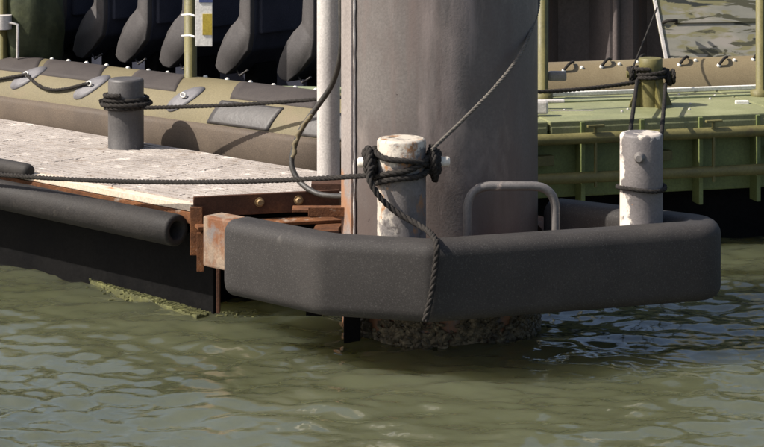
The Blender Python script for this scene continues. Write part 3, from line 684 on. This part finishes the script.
def tarp():
    # crumpled cover bundled over kit at the boat's left end
    c = P(30, 34, 12.7); rr = np.random.default_rng(4); mb = MB(); n, m = 30, 20; vs = []; fs = []
    from mathutils import noise
    for i in range(n):
        for j in range(m):
            th = 2*math.pi*i/n; ph = math.pi*j/(m-1)
            d = Vector((math.cos(th)*math.sin(ph), math.sin(th)*math.sin(ph), math.cos(ph)))
            k = 1+.16*noise.noise(d*2.2+Vector((3, 1, 2)))+.10*noise.noise(d*5.5)+.05*abs(noise.noise(d*9))
            vs.append(c+Vector((d.x*.20*k, d.y*.20*k, d.z*.40*k+.05)))
    for i in range(n):
        for j in range(m-1): fs.append((i*m+j, ((i+1) % n)*m+j, ((i+1) % n)*m+j+1, i*m+j+1))
    mb.add(vs, fs, True); o = obj('covered_bundle', mb, 'tarp', origin=c-Z*.3); tag(o, 'dark green crumpled tarpaulin bundle left of the seats', 'tarpaulin')
tarp()

# ------------------------------------------------------------------ green raft on the right
GZ = .666; ga = Vector((.808, 10.90, 0)); gb = Vector((1.945, 11.20, 0)); ge = (gb-ga).normalized(); gn = Vector((-ge.y, ge.x, 0))
def GP(s, t, z): return ga+ge*s+gn*t+Z*z
def raft():
    t = thing('pontoon_raft', 'olive green steel raft with pipe rails moored behind the pile', 'raft', GP(1.4, .5, 0))
    ax = (ge, gn, Z); L0, L1 = -.30, 4.2; LC = (L0+L1)/2; LL = L1-L0
    mb = MB(); mb.box(GP(LC, .52, .44), (LL, .9, .33), ax, .01); obj('hull', mb, 'green_d', t)
    mb = MB(); mb.box(GP(LC, .62, .0), (LL-.1, .8, .60), ax, .02); obj('float', mb, 'black_d', t)
    # deck plates with narrow joints
    e = [-.30, .02, 1.28, 2.4, 3.3, 4.2]
    for a, b in zip(e, e[1:]):
        mb = MB(); mb.box(GP((a+b)/2, .46, GZ-.025), (b-a-.012, .92, .05), ax, .006); obj('deck_plate', mb, 'green', t)
        mb = MB(); mb.box(GP((a+b)/2, .012, GZ-.058), (b-a-.016, .03, .066), ax, .008); obj('deck_lip', mb, 'green', t)
    mb = MB(); mb.box(GP(LC, .86, GZ+.012), (LL, .03, .022), ax, .004); obj('rear_strip', mb, 'white', t)
    mb = MB(); mb.box(GP(LC, .62, GZ+.005), (LL, .012, .008), ax); obj('seam_strip', mb, 'pale_green', t)
    # two pipe rails on brackets along the side
    for z in (.585, .39):
        mb = MB(); mb.tube([GP(L0, -.045, z), GP(LC, -.045, z), GP(L1, -.045, z)], .028, 14); obj('pipe_rail', mb, 'olive', t)
    for k in range(14):
        s = -.12+k*.315
        mb = MB(); mb.box(GP(s, .03, .44), (.022, .09, .44), ax, .003); obj('bracket', mb, 'green_d', t)
        if k % 2 == 0:
            mb = MB(); mb.box(GP(s+.12, .03, .47), (.10, .05, .05), ax, .004); obj('lug', mb, 'olive', t)
        else:
            mb = MB(); mb.box(GP(s+.05, -.055, .49), (.012, .018, .30), ax, .003).box(GP(s+.05, -.06, .645), (.09, .02, .012), ax, .003); obj('hook', mb, 'olive', t)
    # mooring post with gusset feet and crossbar
    p = P(650.5, 106, 11.46); mb = MB(); mb.lathe((p.x, p.y, GZ), [(.062, 0), (.062, .21), (.062, .245), (.056, .25)], 28); po = obj('mooring_post', mb, 'olive', t)
    for k in range(4):
        an = R(20+90*k); d = Vector((math.cos(an), math.sin(an), 0)); q = Vector((-d.y, d.x, 0)); b = V2(p, GZ)
        mb = MB(); vs = []
        for s in (-.006, .006): vs += [b+d*.055+q*s, b+d*.125+q*s, b+d*.06+q*s+Z*.15]
        mb.add(vs, [(0, 1, 2), (5, 4, 3), (0, 3, 4, 1), (1, 4, 5, 2), (2, 5, 3, 0)]); obj('gusset', mb, 'olive', po)
    mb = MB(); mb.tube([V2(p, GZ+.165)-Vector((.125, 0, 0)), V2(p, GZ+.165)+Vector((.125, 0, 0))], .018, 12); obj('crossbar', mb, 'olive', po)
    # deck fittings at the left end
    mb = MB(); q = P(541, 107, 11.1); mb.box(q+Z*-.0, (.07, .06, .07), None, .012); obj('cleat', mb, 'galv', t)
    mb = MB(); mb.box(P(549, 101, 11.35), (.16, .04, .015), None, .005); obj('lashing_bar', mb, 'galv', t)
    mb = MB(); mb.box(P(572, 110.5, 11.2), (.22, .012, .005), None, .002); obj('lashing_bar', mb, 'galv', t)
    mb = MB(); mb.box(P(742, 103, 11.55), (.07, .04, .025), None, .004); obj('white_block', mb, 'white', t)
    # rear edge posts
    for px, d, r in ((542.5, 11.72, .031), (760.5, 11.85, .026)):
        q = P(px, 80, d); mb = MB(); mb.lathe((q.x, q.y, 0), [(.055, GZ), (.055, GZ+.03), (r, GZ+.034), (r, 2.4)], 20); obj('frame_post', mb, 'olive', t)
    q = P(557, 76, 11.75); mb = MB(); mb.box(q, (.10, .06, .05), None, .015); obj('fitting', mb, 'oval', t)
    # scattered small studs and pins
    rr = random.Random(9)
    for k in range(16):
        mb = MB(); q = GP(rr.uniform(.02, 2.0), rr.uniform(.15, .8), GZ); mb.lathe(q, [(.007, 0), (.007, .006), (.003, .009)], 8); obj('stud', mb, 'galv', t)
    return p
gp = raft()
def raft_ropes():
    mb = MB(); r = .0115; c = V2(gp, 0)
    mb.rope(coil(c, .062+r, GZ+.135, GZ+.20, 2.6, None, .006, 1), r, .07)
    mb.rope(coil(V2(gp, GZ+.165), .03, -.115, -.075, 2.3, Vector((1, 0, 0)), .005, 2), r, .07)
    mb.rope(coil(V2(gp, GZ+.15), .032, .075, .12, 2.6, Vector((1, 0, 0)), .005, 3), r, .07)
    ring = [Vector((B3[0]+(B3R+.010)*math.cos(2*math.pi*k/40), B3[1]+(B3R+.010)*math.sin(2*math.pi*k/40), .665+.006*math.sin(4*math.pi*k/40))) for k in range(41)]
    mb.rope(ring, .0095, .06)
    for x0, x1, z0 in ((-.075, -.07, GZ+.14), (.072, .075, GZ+.12)):
        a = V2(gp, z0)+Vector((x0, -.05, 0)); b = Vector((B3[0]+x1, B3[1]+.075, .675)); mb.rope([a.lerp(b, k/14)-Z*.02*math.sin(math.pi*k/14) for k in range(15)], .0105, .065)
    tag(obj('rope', mb, 'rope', origin=c), 'dark rope pair tying the olive raft post to the nose bollard', 'rope')
    mb = MB(); a = V2(gp, GZ+.13)+Vector((-.06, -.03, 0)); b = P(500, 92.5, 11.2); mb.rope([a.lerp(b, k/14)-Z*.015*math.sin(math.pi*k/14) for k in range(15)], .0115, .07)
    tag(obj('rope', mb, 'rope', origin=a), 'dark rope running from the olive raft post to behind the pile', 'rope')
    mb = MB(); a = V2(gp, GZ+.17)+Vector((-.10, .02, 0)); b = P(657, 8, 12.35); mb.tube([a.lerp(b, k/10) for k in range(11)], .005, 6)
    tag(obj('rope', mb, 'rope', origin=a), 'thin dark line slanting up from the olive raft post to the camouflaged craft', 'rope')
raft_ropes()

# ------------------------------------------------------------------ second inflatable and camouflaged craft behind the raft
def back_boat():
    b0 = GP(-.25, 1.24, 0); L = 5.4; r = .255; zc = .545
    t = thing('inflatable_boat', 'brown inflatable boat with laced cover strips behind the green raft', 'boat', GP(1.5, 1.24, 0))
    mb = MB(); mb.lathe(b0+Z*zc, [(.02, -.3), (.14, -.26), (.23, -.1), (r, .05)]+[(r, .05+k*.2) for k in range(1, 27)]+[(.2, L+.1), (.02, L+.25)], 48, ge); tb = obj('tube', mb, 'tan2', t)
    rr = random.Random(21)
    for k in range(34):
        s = .05+k*.115; a = R(rr.uniform(14, 34)); p = b0+ge*s-gn*(r*math.sin(a))+Z*(zc+r*math.cos(a)); out = (-gn*math.sin(a)+Z*math.cos(a)); tv = (-gn*math.cos(a)-Z*math.sin(a))
        mb = MB(); mb.lathe(p, [(.011, -.003), (.011, .008), (.005, .012)], 10, out); obj('stud', mb, 'white', tb)
        if k % 2 == 0:
            q = [p+out*.006, p+out*.03+ge*.03-tv*.02, p+out*.022+ge*.06-tv*.05, p+ge*.085-tv*.085-out*.004]
            mb = MB(); mb.tube(spline(q, 4), .0085, 6); obj('lacing', mb, 'rope', tb)
M['tan2'] = mat('brown_tube_fabric', [(.25, (.1408, .1053, .0585)), (.5, (.1778, .1390, .0780)), (.75, (.2075, .1685, .0975))], 3., (.6, .75), .25, 160, spec=.3)
back_boat()
def camo_craft():
    t = thing('camouflaged_craft', 'craft with grey and olive camouflage panel at the right', 'boat', (3.2, 13.2, 0))
    d = 12.42
    a0 = P(668, 80, d); a1 = P(650, -12, d+.25); k = (a1-a0); top = a0+k*2.0; bot = a0-k*.9
    ex = Vector((1, .16, 0)).normalized(); W = 2.6
    vs = [bot, bot+ex*W, top+ex*W, top]; bk = Vector((.5, 1, 0))*1.2; vs += [v+bk for v in vs]
    mb = MB(); mb.add(vs, [(0, 1, 2, 3), (7, 6, 5, 4), (0, 3, 7, 4), (1, 5, 6, 2), (3, 2, 6, 7), (0, 4, 5, 1)]); obj('hull_panel', mb, 'camo', t)
    nrm = (ex.cross(k)).normalized(); nrm = nrm if nrm.y < 0 else -nrm
    mb = MB(); e = k.normalized(); sd_ = e.cross(nrm)
    mb.box((bot+top)/2+nrm*.006+ex*.012, ((top-bot).length, .020, .012), (e, sd_, nrm), .003); obj('edge_trim', mb, 'galv', t)
    for px, py in ((664, 26), (656, 2)):
        q = P(px, py, d+.12)+nrm*.05; mb = MB(); mb.tube([q-ex*.02, q+nrm*.03+ex*.0, q+nrm*.03+ex*.055, q+ex*.06], .010, 8); obj('hook', mb, 'rope', t)
    # raised horizontal stiffening ribs
    for f in (.62, 1.15):
        c = a0+k*f+ex*(W/2); mb = MB(); mb.box(c+nrm*.004, (W-.2, .02, .014), (ex, e, nrm), .003); obj('stiffener', mb, 'camo', t)
camo_craft()

# ------------------------------------------------------------------ floating weed at the waterline
def weed():
    mb = MB(); rr = random.Random(31)
    for cx, cy, n_, sx, sy in ((150, 292, 70, 55, 10), (165, 303, 30, 60, 8), (236, 312, 80, 22, 6), (118, 262, 14, 20, 5)):
        for k in range(n_):
            px = cx+rr.gauss(0, sx*.5); py = cy+rr.gauss(0, sy*.5); d = CAMZ*F/(py-HOR); p = P(px, py, d); s = rr.uniform(.004, .011); an = rr.uniform(0, 3.1)
            a = Vector((math.cos(an), math.sin(an), 0)); mb.box(p+Z*.006, (s*2, s, s*.6), (a, Z.cross(a), Z))
    tag(obj('floating_weed', mb, 'algae', origin=(-1, 9.6, 0)), 'yellow green weed scraps floating beside the pontoon', 'weed', kind='stuff')
weed()
